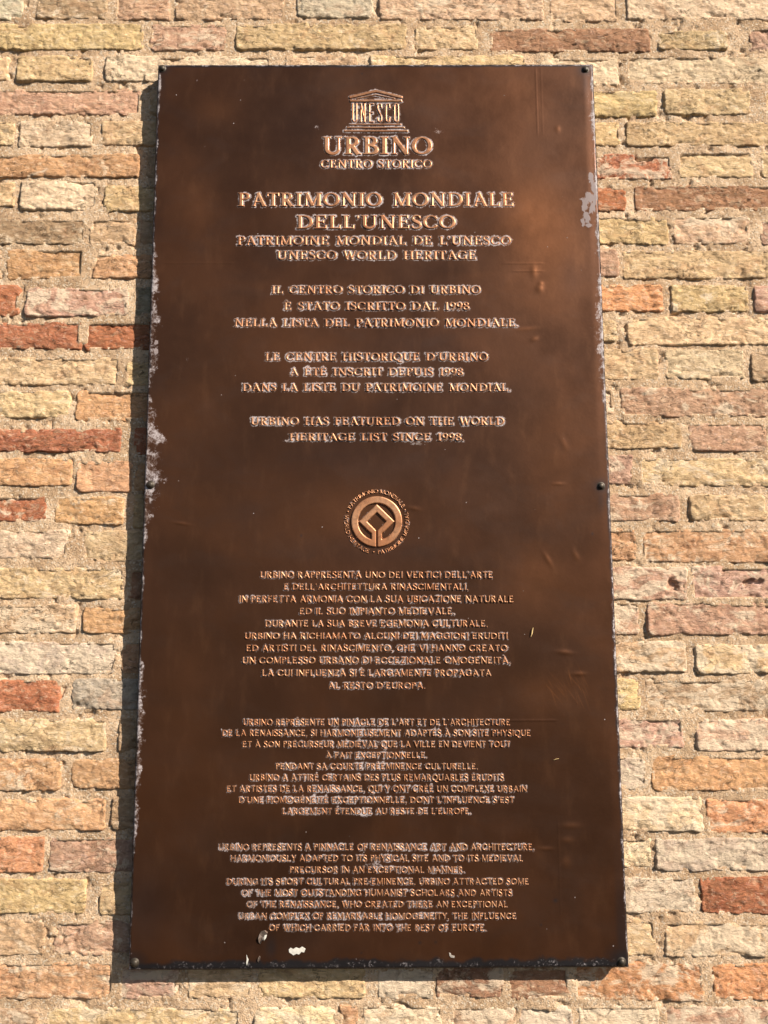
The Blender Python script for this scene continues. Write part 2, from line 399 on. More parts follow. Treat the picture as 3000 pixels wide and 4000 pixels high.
def brick_height(X, Z, b, seed):
    x0, x1, z0, z1, code, film, vis, slope = b
    rr = random.Random(seed)
    s = rect_sdf(X, Z, x0, x1, z0, z1, rr.uniform(.003, .009), slope)
    s = s + fbm(X, Z, 0.045, 5, seed, .6) * 0.0018 + fbm(X, Z, 0.008, 2, seed + 9) * 0.0009
    base = rr.uniform(-.0010, .0014)
    h = base + (X - (x0 + x1) / 2) * rr.uniform(-.010, .010) + (Z - (z0 + z1) / 2) * rr.uniform(-.060, -.004)
    h = h + fbm(X, Z, 0.05, 5, seed + 3, 0.55) * 0.0013
    # layered, laminated fired clay: ridges drawn out along the brick
    lam = fbm(X, Z, 0.013, 3, seed + 5, 0.6, 2.6)
    h = h - np.abs(lam) * 0.0012 + sstep(0.1, 0.35, fbm(X, Z, 0.06, 3, seed + 11)) * 0.0012
    # rough broken skin: shallow flakes with sharp steps, and pock marks
    fl = fbm(X, Z, 0.030, 4, seed + 31, 0.6, 1.6)
    h = h + (sstep(0.05, 0.10, fl) * 0.0006 - sstep(-0.25, -0.33, fl) * 0.0008)
    h = h - sstep(0.55, 0.8, fbm(X, Z, 0.007, 2, seed + 37)) * 0.0016
    # spalled corners and arrises
    spall = sstep(0.15, 0.8, fbm(X, Z, 0.028, 3, seed + 21)) * sstep(-0.016, -0.002, s)
    h = h - spall * 0.0032
    d = -s
    e = rr.uniform(.0012, .0032)
    h = h - np.clip(1 - d / e, 0, 1) ** 2 * 0.0014
    h = np.where(d < 0, np.maximum(h + d * 3.0, -0.018), h)
    for px, pz, rx, rz, dep in PITS:
        q = ((X - px) / rx) ** 2 + ((Z - pz) / rz) ** 2 + fbm(X, Z, .01, 2, 5) * .5
        h = h - dep * sstep(1.0, 0.5, q)
    return h

wall = bpy.data.objects.new('brick_wall', None)
coll.objects.link(wall)
wall.location = (0, 0, Z0)
wall['label'] = 'old sunlit wall of worn yellow, orange and red bricks in sandy mortar behind the plaque'
wall['category'] = 'wall'

def brick_mesh(b, seed, step, name='brick'):
    x0, x1, z0, z1 = b[:4]
    m = 0.004
    nx = max(6, int((x1 - x0 + 2 * m) / step) + 1); nz = max(5, int((z1 - z0 + 2 * m) / step) + 1)
    X, Z = np.meshgrid(np.linspace(x0 - m, x1 + m, nx), np.linspace(z0 - m, z1 + m, nz))
    H = brick_height(X, Z, b, seed)
    # outermost ring is carried straight back into the wall
    V = np.stack([X, -H, Z], -1)
    V[0, :, 1] = V[-1, :, 1] = 0.03; V[:, 0, 1] = V[:, -1, 1] = 0.03
    cx, cz = (x0 + x1) / 2, (z0 + z1) / 2
    V[..., 0] -= cx; V[..., 2] -= cz
    return V.reshape(-1, 3), grid_quads(nx, nz), (cx, cz)

for n, b in enumerate(rects):
    V, Q, (cx, cz) = brick_mesh(b, 100 + n * 7, 0.0026)
    o = link('brick', mesh_np('brick', V, Q, M_BRICK), wall, (cx, 0, cz - Z0))
    rr = random.Random(n)
    c = PAL[b[4]]; v = rr.uniform(0.86, 1.07)
    o.color = (c[0] * v, c[1] * v * rr.uniform(.97, 1.03), c[2] * v * rr.uniform(.93, 1.07), b[5] / 4.0)
# everything out of frame, one mesh per clay colour would be wasteful: a single coarse part
Vs, Qs, off = [], [], 0
for n, b in enumerate(fill):
    V, Q, (cx, cz) = brick_mesh(b, 9000 + n * 7, 0.009)
    V = V + np.array([cx, 0, cz - Z0]); Vs.append(V); Qs.append(Q + off); off += len(V)
o = link('outer_bricks', mesh_np('outer_bricks', np.concatenate(Vs), np.concatenate(Qs), M_BRICK), wall)
o.color = (0.68, 0.47, 0.27, 0.6); o['kind'] = 'stuff'

# mortar bed
st = 0.0030
nx = int((XR - XL) / st); nz = int((ZT - ZB) / st)
gx = np.linspace(XL, XR, nx); gz = np.linspace(ZB, ZT, nz)
X, Z = np.meshgrid(gx, gz)
inside = np.full(X.shape, 1.0)
for b in rects + fill:
    i0, i1 = np.searchsorted(gx, [b[0] - .02, b[1] + .02]); j0, j1 = np.searchsorted(gz, [b[2] - .02, b[3] + .02])
    if i1 <= i0 or j1 <= j0: continue
    sl_ = (slice(j0, j1), slice(i0, i1))
    inside[sl_] = np.minimum(inside[sl_], rect_sdf(X[sl_], Z[sl_], b[0], b[1], b[2], b[3], .004, b[7]))
H = -0.0013 + fbm(X, Z, 0.11, 4, 501) * 0.0016 + fbm(X, Z, 0.022, 4, 502, 0.65) * 0.0011 + fbm(X, Z, 0.007, 2, 503) * 0.0005
# small voids and gaps under the bricks
H -= sstep(0.62, 0.95, fbm(X, Z, 0.016, 3, 509)) * 0.004
H = np.where(inside < -0.007, np.minimum(H, -0.010), H)
V = np.stack([X, -H, Z - Z0], -1).reshape(-1, 3)
link('mortar', mesh_np('mortar', V, grid_quads(nx, nz), M_MORTAR), wall)

# ------------------------------------------------------------------ lettering: every glyph is a distance field
class St:
    def __init__(s, T, t, sb, so): s.T, s.t, s.sb, s.so = T, t, sb, so      # stem, thin, serif thickness, serif overhang
SERIF = St(0.235, 0.125, 0.095, 0.085)
SANS = St(0.215, 0.185, 0.0, 0.0)
THIN = St(0.165, 0.145, 0.0, 0.0)

def smooth_line(pts, n=8):
    P = [pts[0]] + list(pts) + [pts[-1]]; out = []
    for i in range(1, len(P) - 2):
        p0, p1, p2, p3 = [np.array(q, float) for q in P[i - 1:i + 3]]
        for k in range(n):
            t = k / n
            out.append(0.5 * ((2 * p1) + (-p0 + p2) * t + (2 * p0 - 5 * p1 + 4 * p2 - p3) * t * t + (-p0 + 3 * p1 - 3 * p2 + p3) * t ** 3))
    out.append(np.array(P[-1], float))
    return out

def glyph(ch, s):
    T, t, ser = s.T, s.t, s.sb > 0
    P = []
    def box(x0, y0, x1, y1, w): P.append(('b', x0, y0, x1, y1, w))
    def bar(x, y, l=None, r=None):                                   # a serif centred on x
        if ser: box(x - (l if l is not None else T / 2 + s.so), y, x + (r if r is not None else T / 2 + s.so), y, s.sb)
    def stem(x, w=None, b=True, tp=True, y0=0, y1=1):
        w = T if w is None else w
        box(x, y0, x, y1, w)
        if ser and b: bar(x, y0 + s.sb / 2, w / 2 + s.so, w / 2 + s.so)
        if ser and tp: bar(x, y1 - s.sb / 2, w / 2 + s.so, w / 2 + s.so)
    def arc(cx, cy, rx, ry, a0, a1, wt=None, wn=None, n=22):
        wt = T if wt is None else wt; wn = t if wn is None else wn
        q = []
        for k in range(n + 1):
            a = math.radians(a0 + (a1 - a0) * k / n); c2 = abs(math.cos(a)) ** 1.5
            q.append((cx + rx * math.cos(a), cy + ry * math.sin(a), wn + (wt - wn) * c2))
        P.append(('c', q))
    def tick(x, y0, y1):
        if ser: box(x, y0, x, y1, s.sb * 1.1)
    base = {'È': 'E', 'É': 'E', 'À': 'A', 'Ù': 'U'}.get(ch, ch)
    adv = 0.6
    L = T / 2 + (s.so if ser else 0.03)          # left side: stem centre
    if base == 'I': stem(L); adv = 2 * L
    elif base == 'A':
        box(L + .0, 0, .44, 1.0, t); box(.40, 1.0, .80, 0, T); box(.20, .33, .66, .33, t); adv = .90
        bar(L, s.sb / 2, .11, .11); bar(.79, s.sb / 2, .16, .13)
    elif base == 'B':
        stem(L); h = t / 2
        arc(L + .17, .755, .20, .245 - h, -90, 90); arc(L + .19, .275, .25, .275 - h, -90, 90)
        box(L, 1 - h, L + .18, 1 - h, t); box(L, .515, L + .19, .515, t); box(L, h, L + .2, h, t); adv = L + .55
    elif base in 'CG':
        arc(.46, .5, .37, .5 - t / 2, 42, 318); adv = .86
        if ser: box(.735, .66, .735, .97, .06)
        if base == 'G': stem(.745, T * .95, False, False, 0.06, .44); bar(.745, .44, .17, .13); adv = .90
        elif ser: box(.75, .06, .75, .26, .04)
        if base == 'G' and not ser: box(.55, .45, .80, .45, t)
    elif base == 'D':
        stem(L); h = t / 2
        arc(L + .17, .5, .45, .5 - h, -90, 90); box(L, 1 - h, L + .18, 1 - h, t); box(L, h, L + .18, h, t); adv = L + .74
    elif base in 'EF':
        stem(L); h = t / 2
        box(L, 1 - h, L + .43, 1 - h, t); box(L, .52, L + .34, .52, t)
        tick(L + .42, .74, 1); tick(L + .33, .40, .64); adv = L + .50
        if base == 'E': box(L, h, L + .47, h, t); tick(L + .47, 0, .28); adv = L + .57
    elif base == 'H': stem(L); stem(L + .56); box(L, .5, L + .56, .5, t); adv = 2 * L + .56
    elif base == 'K':
        stem(L); box(L + .02, .42, L + .48, 1, t); box(L + .15, .58, L + .52, 0, T); bar(L + .46, 1 - s.sb / 2, .12, .12); bar(L + .53, s.sb / 2, .14, .14); adv = L + .64
    elif base == 'L': stem(L); box(L, t / 2, L + .44, t / 2, t); tick(L + .45, 0, .30); adv = L + .52
    elif base == 'M':
        stem(L, t); stem(L + .72, T); box(L, 1, L + .37, .04, T * .95); box(L + .36, .04, L + .70, 1, t); adv = 2 * L + .72
    elif base == 'N':
        stem(L, t * 1.1); stem(L + .60, t * 1.1, False); box(L - .01, 1, L + .60, 0.02, T); adv = 2 * L + .58
    elif base in 'OQ':
        arc(.47, .5, .38, .5 - t / 2, 0, 360, n=34); adv = .94
        if base == 'Q': P.append(('c', [(.46, .02, t), (.58, -.10, T * .9), (.74, -.17, T * .7), (.92, -.17, t * .8)]))
    elif base in 'PR':
        stem(L); h = t / 2
        arc(L + .17, .73, .22, .27 - h, -90, 90); box(L, 1 - h, L + .18, 1 - h, t); box(L, .46 + h, L + .18, .46 + h, t); adv = L + .50
        if base == 'R': box(L + .16, .50, L + .46, 0, T); bar(L + .50, s.sb / 2, .12, .12); adv = L + .62
    elif base == 'S':
        pts = smooth_line([(.50, .83), (.42, .94), (.29, .965), (.15, .90), (.10, .75), (.17, .62), (.30, .53), (.44, .43), (.52, .29), (.46, .10), (.29, .035), (.15, .06), (.07, .18)])
        n = len(pts); P.append(('c', [(p[0], p[1], t + (T * 1.05 - t) * math.exp(-((k / (n - 1) - .5) / .23) ** 2)) for k, p in enumerate(pts)]))
        if ser: box(.51, .72, .51, .97, .055); box(.06, .03, .06, .29, .055)
        adv = .63
    elif base == 'T':
        stem(.36, None, True, False); box(.04, 1 - t / 2, .68, 1 - t / 2, t); tick(.05, .72, 1); tick(.67, .72, 1); adv = .72
    elif base == 'U':
        stem(L, T, False, True, .33, 1); stem(L + .55, t * 1.15, False, True, .33, 1)
        q = []
        for k in range(19):
            a = math.pi + math.pi * k / 18
            q.append((L + .275 + .275 * math.cos(a), .345 + (.345 - t / 2) * math.sin(a), T + (t * 1.15 - T) * k / 18))
        P.append(('c', q)); adv = 2 * L + .55
    elif base == 'V': box(.10, 1, .44, 0, T); box(.42, 0, .74, 1, t); bar(.10, 1 - s.sb / 2, .13, .14); bar(.74, 1 - s.sb / 2, .12, .12); adv = .84
    elif base == 'W':
        box(.10, 1, .36, 0, T); box(.34, 0, .58, .98, t); box(.54, .98, .80, 0, T); box(.78, 0, 1.04, 1, t)
        bar(.10, 1 - s.sb / 2, .13, .14); bar(1.04, 1 - s.sb / 2, .12, .12); bar(.56, 1 - s.sb / 2, .12, .1); adv = 1.14
    elif base == 'X': box(.10, 1, .68, 0, T); box(.66, 1, .08, 0, t); bar(.12, 1 - s.sb / 2, .13, .13); bar(.66, 1 - s.sb / 2, .11, .11); bar(.68, s.sb / 2, .13, .13); bar(.09, s.sb / 2, .1, .1); adv = .78
    elif base == 'Y': box(.08, 1, .38, .46, T); box(.68, 1, .40, .46, t); stem(.385, None, True, False, 0, .5); bar(.09, 1 - s.sb / 2, .12, .13); bar(.68, 1 - s.sb / 2, .11, .11); adv = .76
    elif base == 'Z': box(.08, 1 - t / 2, .62, 1 - t / 2, t); box(.60, .98, .10, .03, T); box(.06, t / 2, .64, t / 2, t); tick(.09, .74, 1); tick(.63, 0, .26); adv = .70
    elif base == '1': stem(.26, None, True, False); box(.10, .82, .26, .94, t * 1.2); adv = .48
    elif base == '9': arc(.30, .68, .21, .32 - t / 2, 0, 360); P.append(('c', [(.51, .66, T), (.49, .42, T * .8), (.40, .22, T * .6), (.22, .04, t)])); adv = .62
    elif base == '8': arc(.30, .755, .18, .245 - t / 2, 0, 360, T * .8); arc(.30, .27, .22, .27 - t / 2, 0, 360, T * .9); adv = .60
    elif base == "'": P.append(('c', [(.13, .90, .18), (.14, .82, .12), (.09, .70, .04)])); adv = .26
    elif base == '.': P.append(('c', [(.12, .08, .17), (.121, .08, .17)])); adv = .26
    elif base == '•': P.append(('c', [(.2, .5, .28), (.201, .5, .28)])); adv = .4
    elif base == ',': P.append(('c', [(.13, .07, .17), (.14, .0, .12), (.08, -.14, .04)])); adv = .26
    elif base == '-': box(.05, .42, .33, .42, t * 1.1); adv = .38
    elif base == ' ': adv = .50 if ser else .36
    if ch == 'É': box(.26, 1.08, .42, 1.24, .09)
    if ch in 'ÈÀ': box(.42 if ch == 'À' else .36, 1.08, .28 if ch == 'À' else .20, 1.24, .09)
    return P, adv

def sdf_of(P, X, Y):
    D = np.full(X.shape, 9.0)
    for p in P:
        if p[0] == 'b':
            _, x0, y0, x1, y1, w = p
            L = math.hypot(x1 - x0, y1 - y0); ux, uy = (x1 - x0) / L, (y1 - y0) / L
            cx, cy = (x0 + x1) / 2, (y0 + y1) / 2
            a = np.abs((X - cx) * ux + (Y - cy) * uy) - L / 2; b = np.abs(-(X - cx) * uy + (Y - cy) * ux) - w / 2
            D = np.minimum(D, np.hypot(np.maximum(a, 0), np.maximum(b, 0)) + np.minimum(np.maximum(a, b), 0))
        else:
            q = p[1]
            for (x0, y0, w0), (x1, y1, w1) in zip(q[:-1], q[1:]):
                dx, dy = x1 - x0, y1 - y0; l2 = dx * dx + dy * dy + 1e-12
                tt = np.clip(((X - x0) * dx + (Y - y0) * dy) / l2, 0, 1)
                D = np.minimum(D, np.hypot(X - x0 - dx * tt, Y - y0 - dy * tt) - (w0 + (w1 - w0) * tt) / 2)
    return D

def field_mesh(fn, x0, x1, y0, y1, step):
    """grid clipped to fn<0 with its rim snapped on to the outline: points (x, y, depth inside), quads"""
    nx = int((x1 - x0) / step) + 2; ny = int((y1 - y0) / step) + 2
    X, Y = np.meshgrid(x0 + np.arange(nx) * step, y0 + np.arange(ny) * step)
    D = fn(X, Y)
    neg = D < 0.0
    keep = neg[:-1, :-1] | neg[1:, :-1] | neg[:-1, 1:] | neg[1:, 1:]
    q = grid_quads(nx, ny, keep)
    x, y = X.ravel().copy(), Y.ravel().copy(); d = D.ravel().copy()
    out = d > 0
    for _ in range(2):
        xo, yo = x[out], y[out]; e = step * 0.1
        dd = fn(xo, yo); gx_ = (fn(xo + e, yo) - dd) / e; gy_ = (fn(xo, yo + e) - dd) / e
        l = np.maximum(np.hypot(gx_, gy_), .3)
        x[out] = xo - dd * gx_ / l / l; y[out] = yo - dd * gy_ / l / l
    d[out] = 0
    pts = np.stack([x, y, -d], 1)
    pts, q, _ = compact(pts, q)
    return pts, q

CACHE = {}
def glyph_mesh(ch, s, step):
    key = (ch, id(s), step)
    if key not in CACHE:
        P, adv = glyph(ch, s)
        CACHE[key] = (field_mesh(lambda a, b: sdf_of(P, a, b), -.15, adv + .3, -.28, 1.34, step) if P else None, adv, P)
    return CACHE[key]

# the plaque's face as a fine grid; its z is measured from the plaque centre
PW, PH = 0.8000, 1.5662
GS = 0.00130
pnx, pnz = int(PW / GS) + 1, int(PH / GS) + 1
px_ = np.linspace(-PW / 2, PW / 2, pnx); pz_ = np.linspace(-PH / 2, PH / 2, pnz)
PX, PZ = np.meshgrid(px_, pz_)
TSDF = np.full(PX.shape, 1.0)
def stamp(fn, x0, x1, z0, z1):
    """fn(X, Z) in metres; keep the least distance to any raised thing"""
    m = 0.006
    i0, i1 = np.searchsorted(px_, [x0 - m, x1 + m]); j0, j1 = np.searchsorted(pz_, [z0 - m, z1 + m])
    sl_ = (slice(j0, j1), slice(i0, i1))
    if i1 > i0 and j1 > j0: TSDF[sl_] = np.minimum(TSDF[sl_], fn(PX[sl_], PZ[sl_]))

def P2(px, py):
    x, z = unproj(px, py, -OFF)
    return float(x), float(z) - Z0

plaque = bpy.data.objects.new('copper_plaque', None)
coll.objects.link(plaque)
plaque.location = (0, -OFF, Z0)
plaque['label'] = 'tall brown embossed copper plaque with raised inscriptions and two emblems screwed to the brick wall'
plaque['category'] = 'plaque'

def relief_obj(name, parts, H, bev, wear, parent, origin=(0, 0)):
    """parts = list of (x, z, depth) point arrays (metres, plaque plane) with quads"""
    Vs, Qs, Cs, off = [], [], [], 0
    for pts, q in parts:
        k = np.clip(pts[:, 2] / bev, 0, 1)
        h = H * np.sqrt(np.clip(1 - (1 - k) ** 2, 0, 1)) - 0.00025
        Vs.append(np.stack([pts[:, 0] - origin[0], -h, pts[:, 1] - origin[1]], 1))
        w = (0.35 + 0.65 * sstep(0.0, 0.40, k)) * wear
        dep = sstep(.3, 0.0, k) * 0.12
        Cs.append(np.stack([w, dep, 0 * w, 1 + 0 * w], 1)); Qs.append(q + off); off += len(pts)
    me = mesh_np(name, np.concatenate(Vs), np.concatenate(Qs), M_RELIEF, True, np.concatenate(Cs))
    return link(name, me, parent, (origin[0], 0, origin[1]))

kind_dbg = False
def text_line(txt, style, x0, x1, ytop, ybase, H, bev, wear, step, split=False):
    cx = (x0 + x1) / 2
    (ax, az), (bx, bz) = P2(x0, ybase), P2(x1, ybase); tx, tz = P2(cx, ytop - (ybase - ytop) * .05); mx, mz = P2(cx, ybase)
    cap = tz - mz; width = bx - ax
    gl = [glyph_mesh(c, style, step) for c in txt]
    nat = sum(g_[1] for g_ in gl) * cap
    n = len(txt) - 1
    sx = 1.0; track = (width - nat) / n
    lim = 0.05 * cap
    if track < 0.015 * cap: sx = (width - 0.015 * cap * n) / nat; track = 0.015 * cap
    elif track > lim: sx = min(1.32, (width - lim * n) / nat); track = (width - nat * sx) / n
    if kind_dbg: print('LN', txt[:12], round(sx, 2), round(track / cap, 3))
    x = ax; parts = []
    line = None
    if split:
        line = bpy.data.objects.new('inscription_line', None); coll.objects.link(line); line.parent = plaque; line.location = (mx, 0, mz)
    for ch, (gm, adv, P) in zip(txt, gl):
        if gm is not None:
            pts, q = gm
            slope = (bz - az) / width
            zb_ = az + (x - ax) * slope
            W = np.stack([x + pts[:, 0] * cap * sx, zb_ + pts[:, 1] * cap, pts[:, 2] * cap], 1)
            if split:
                c0 = (x + adv * cap * sx / 2, zb_)
                o = relief_obj('letter', [(W, q)], H, bev, wear, line, c0)
                o.location = (c0[0] - mx, 0, c0[1] - mz)
            else: parts.append((W, q))
            stamp(lambda A, B: sdf_of(P, (A - x) / (cap * sx), (B - zb_) / cap) * cap, x - .15 * cap, x + (adv + .2) * cap, zb_ - .3 * cap, zb_ + 1.3 * cap)
        x += adv * cap * sx + track
    if parts: relief_obj('inscription_line', parts, H, bev, wear, plaque, (mx, mz))

LINES = [
 ("URBINO", 0, 1259, 1687, 538, 606), ("CENTRO STORICO", 0, 1252, 1687, 627, 658),
 ("PATRIMONIO MONDIALE", 0, 928, 2009, 756, 808), ("DELL'UNESCO", 0, 1158, 1779, 844, 895),
 ("PATRIMOINE MONDIAL DE L'UNESCO", 1, 926, 1996, 925, 958), ("UNESCO WORLD HERITAGE", 1, 1080, 1861, 982, 1015),
 ("IL CENTRO STORICO DI URBINO", 1, 1060, 1877, 1118, 1148), ("È STATO ISCRITTO DAL 1998", 1, 1108, 1833, 1182, 1212),
 ("NELLA LISTA DEL PATRIMONIO MONDIALE.", 1, 914, 2025, 1247, 1277), ("LE CENTRE HISTORIQUE D'URBINO", 1, 1035, 1906, 1380, 1410),
 ("A ÉTÉ INSCRIT DEPUIS 1998", 1, 1130, 1809, 1440, 1468), ("DANS LA LISTE DU PATRIMOINE MONDIAL.", 1, 946, 1995, 1500, 1529),
 ("URBINO HAS FEATURED ON THE WORLD", 1, 978, 1971, 1632, 1661), ("HERITAGE LIST SINCE 1998.", 1, 1129, 1814, 1694, 1722),
 ("URBINO RAPPRESENTA UNO DEI VERTICI DELL'ARTE", 2, 1016, 1927, 2234, 2259), ("E DELL'ARCHITETTURA RINASCIMENTALI,", 2, 1108, 1830, 2281, 2305),
 ("IN PERFETTA ARMONIA CON LA SUA UBICAZIONE NATURALE", 2, 933, 2008, 2328, 2354), ("ED IL SUO IMPIANTO MEDIEVALE.", 2, 1169, 1777, 2376, 2401),
 ("DURANTE LA SUA BREVE EGEMONIA CULTURALE,", 2, 1035, 1906, 2424, 2449), ("URBINO HA RICHIAMATO ALCUNI DEI MAGGIORI ERUDITI", 2, 955, 1984, 2473, 2497),
 ("ED ARTISTI DEL RINASCIMENTO, CHE VI HANNO CREATO", 2, 961, 1982, 2520, 2545), ("UN COMPLESSO URBANO DI ECCEZIONALE OMOGENEITÀ,", 2, 946, 1995, 2568, 2593),
 ("LA CUI INFLUENZA SI È LARGAMENTE PROPAGATA", 2, 1023, 1920, 2617, 2642), ("AL RESTO D'EUROPA.", 2, 1281, 1662, 2667, 2691),
 ("URBINO REPRÉSENTE UN PINACLE DE L'ART ET DE L'ARCHITECTURE", 2, 949, 1994, 2810, 2834), ("DE LA RENAISSANCE, SI HARMONIEUSEMENT ADAPTÉS À SON SITE PHYSIQUE", 2, 867, 2074, 2852, 2876),
 ("ET À SON PRÉCURSEUR MÉDIÉVAL QUE LA VILLE EN DEVIENT TOUT", 2, 946, 1994, 2896, 2920), ("À FAIT EXCEPTIONNELLE.", 2, 1272, 1669, 2940, 2962),
 ("PENDANT SA COURTE PRÉÉMINENCE CULTURELLE,", 2, 1076, 1867, 2983, 3006), ("URBINO A ATTIRÉ CERTAINS DES PLUS REMARQUABLES ÉRUDITS", 2, 974, 1969, 3026, 3050),
 ("ET ARTISTES DE LA RENAISSANCE, QUI Y ONT CRÉÉ UN COMPLEXE URBAIN", 2, 885, 2058, 3070, 3094), ("D'UNE HOMOGÉNÉITÉ EXCEPTIONNELLE, DONT L'INFLUENCE S'EST", 2, 931, 2009, 3114, 3137),
 ("LARGEMENT ÉTENDUE AU RESTE DE L'EUROPE.", 2, 1102, 1841, 3158, 3181),
 ("URBINO REPRESENTS A PINNACLE OF RENAISSANCE ART AND ARCHITECTURE,", 2, 854, 2089, 3297, 3322), ("HARMONIOUSLY ADAPTED TO ITS PHYSICAL SITE AND TO ITS MEDIEVAL", 2, 900, 2044, 3341, 3365),
 ("PRECURSOR IN AN EXCEPTIONAL MANNER.", 2, 1131, 1817, 3386, 3410), ("DURING ITS SHORT CULTURAL PRE-EMINENCE, URBINO ATTRACTED SOME", 2, 884, 2067, 3432, 3456),
 ("OF THE MOST OUTSTANDING HUMANIST SCHOLARS AND ARTISTS", 2, 944, 2001, 3476, 3500), ("OF THE RENAISSANCE, WHO CREATED THERE AN EXCEPTIONAL", 2, 963, 1984, 3521, 3545),
 ("URBAN COMPLEX OF REMARKABLE HOMOGENEITY, THE INFLUENCE", 2, 931, 2018, 3567, 3591), ("OF WHICH CARRIED FAR INTO THE REST OF EUROPE.", 2, 1050, 1900, 3612, 3637),
]
for txt, kind, x0, x1, yt, yb in LINES:
    if kind == 0: text_line(txt, SERIF, x0, x1, yt, yb, 0.0019, 0.0014, 1.0, .028, True)
    elif kind == 1: text_line(txt, SERIF, x0, x1, yt, yb, 0.0015, 0.0009, .88, .036)
    else: text_line(txt, SANS, x0, x1, yt, yb, 0.00125, 0.0007, .82, .046)

# --- temple emblem at the top: roof, lintel, six letters as columns, three steps
def B(u, v): return P2(1000 + u / 1.659, v / 1.659)
temple = bpy.data.objects.new('temple_emblem', None); coll.objects.link(temple); temple.parent = plaque
tx0, tz0 = B(776, 860); temple.location = (tx0, 0, tz0)
MPX = 0.8 / (2314.6 - 616) / 1.659 * 1.005          # metres per crop pixel up there
def relief_shape(name, prims, H, bev, wear, parent, parent_loc, step=0.0007, cut=None):
    xs, zs = [], []
    for p in prims:
        if p[0] == 'b': xs += [p[1] - p[5], p[3] + p[5], p[3] - p[5], p[1] + p[5]]; zs += [p[2] - p[5], p[4] + p[5], p[4] - p[5], p[2] + p[5]]
        else:
            for q in p[1]: xs += [q[0] - q[2], q[0] + q[2]]; zs += [q[1] - q[2], q[1] + q[2]]
    def fn(a, b):
        d = sdf_of(prims, a, b)
        return d if cut is None else np.maximum(d, cut(a, b))
    pts, q = field_mesh(fn, min(xs), max(xs), min(zs), max(zs), step)
    stamp(fn, min(xs), max(xs), min(zs), max(zs))
    o = relief_obj(name, [(pts, q)], H, bev, wear, parent, parent_loc)
    o.location = (0, 0, 0)
    return o
def bx(u0, v0, u1, v1, w): (a, b), (c, d) = B(u0, v0), B(u1, v1); return ('b', a, b, c, d, w * MPX)
def cp(pts, w): return ('c', [(*B(u, v), w * MPX) for u, v in pts])
TL = (tx0, tz0)
relief_shape('roof', [cp([(611, 632), (776, 592), (941, 632)], 21)], .0020, .0018, .75, temple, TL)
relief_shape('roof_inset', [cp([(655, 640), (776, 615), (898, 640)], 10)], .0016, .0014, .7, temple, TL)
relief_shape('lintel', [bx(605, 655, 947, 655, 19)], .0020, .0016, .75, temple, TL)
for ch, u in zip('UNESCO', (640, 693, 748, 801, 855, 910)):
    h, w = 62, 12
    ax_, az_ = B(u, 733); k = MPX
    def pt(a, b, wd): return (ax_ + a * k, az_ + b * k, wd * k)
    s_ = 10
    g_ = {'U': [[(-w, h), (-w, -h + 14), (-w * .6, -h + 3), (0, -h), (w * .6, -h + 3), (w, -h + 14), (w, h)]],
          'N': [[(-w, -h), (-w, h)], [(-w, h), (w, -h)], [(w, -h), (w, h)]],
          'E': [[(w, h), (-w, h), (-w, -h), (w, -h)], [(-w, 0), (w * .6, 0)]],
          'S': [[(w, h - 25), (w * .8, h - 5), (0, h), (-w * .9, h - 8), (-w, h - 28), (-w * .6, 16), (w * .6, -16), (w, -h + 28), (w * .9, -h + 8), (0, -h), (-w * .8, -h + 5), (-w, -h + 25)]],
          'C': [[(w, h - 28), (w * .7, h - 4), (0, h), (-w * .7, h - 4), (-w, h - 20), (-w, -h + 20), (-w * .7, -h + 4), (0, -h), (w * .7, -h + 4), (w, -h + 28)]],
          'O': [[(0, h), (-w * .8, h - 5), (-w, h - 22), (-w, -h + 22), (-w * .8, -h + 5), (0, -h), (w * .8, -h + 5), (w, -h + 22), (w, h - 22), (w * .8, h - 5), (0, h)]]}[ch]
    relief_shape('letter', [('c', [pt(a, b, s_) for a, b in ln]) for ln in g_], .0019, .0012, .85, temple, TL, .0006)
for u0, u1, v, w in ((605, 942, 809, 12), (586, 965, 829, 13), (568, 986, 851, 15)):
    relief_shape('step', [bx(u0, v, u1, v, w)], .0020, .0015, .75, temple, TL)

# --- round emblem: ring, diamond joined to it, three mottoes round it
ecx, ecz = P2(1471.5, 2037.5)
K = 0.8 / (2314.6 - 616) * 1.0      # placeholder, replaced by the measured scale just below
K = (P2(1571.5, 2037.5)[0] - ecx) / 100.0
emb = bpy.data.objects.new('round_emblem', None); coll.objects.link(emb); emb.parent = plaque; emb.location = (ecx, 0, ecz)
def E_(u, v): return ecx + u * K / 4.1475, ecz + v * K / 4.1475
ring = [(*E_(357 * math.cos(a), 357 * math.sin(a)), 118 * K / 4.1475) for a in np.linspace(0, 2 * math.pi, 73)]
def cutter(a, b):
    u = (a - ecx) / K * 4.1475; v = (b - ecz) / K * 4.1475
    gap = np.maximum(np.abs(u) - 9, v + 150)                        # slit between the two halves
    return -gap * K / 4.1475
W_ = 101 * K / 4.1475
def band(pts, w):
    out = []
    for (u0, v0), (u1, v1) in zip(pts[:-1], pts[1:]):
        L = math.hypot(u1 - u0, v1 - v0); ex = w / 2 - 1; dx, dy = (u1 - u0) / L * ex, (v1 - v0) / L * ex
        a = E_(u0 - dx, v0 - dy); b = E_(u1 + dx, v1 + dy); out.append(('b', a[0], a[1], b[0], b[1], w * K / 4.1475))
    return out
prims = [('c', ring)]
for sg in (-1, 1):
    prims += band([(0, 219), (sg * 222, 0)], 101)
    prims += [('c', [(*E_(sg * 222, 0), W_), (*E_(sg * 48, -170), W_ * .92)])] + band([(sg * 222, 0), (sg * 110, -112)], 101) + [('c', [(*E_(sg * 48, -170), W_ * .8), (*E_(sg * 47, -345), W_ * .78)])]
o = relief_shape('ring_and_diamond', prims, .0022, .0017, 1.0, emb, (ecx, ecz), .0009, cutter)
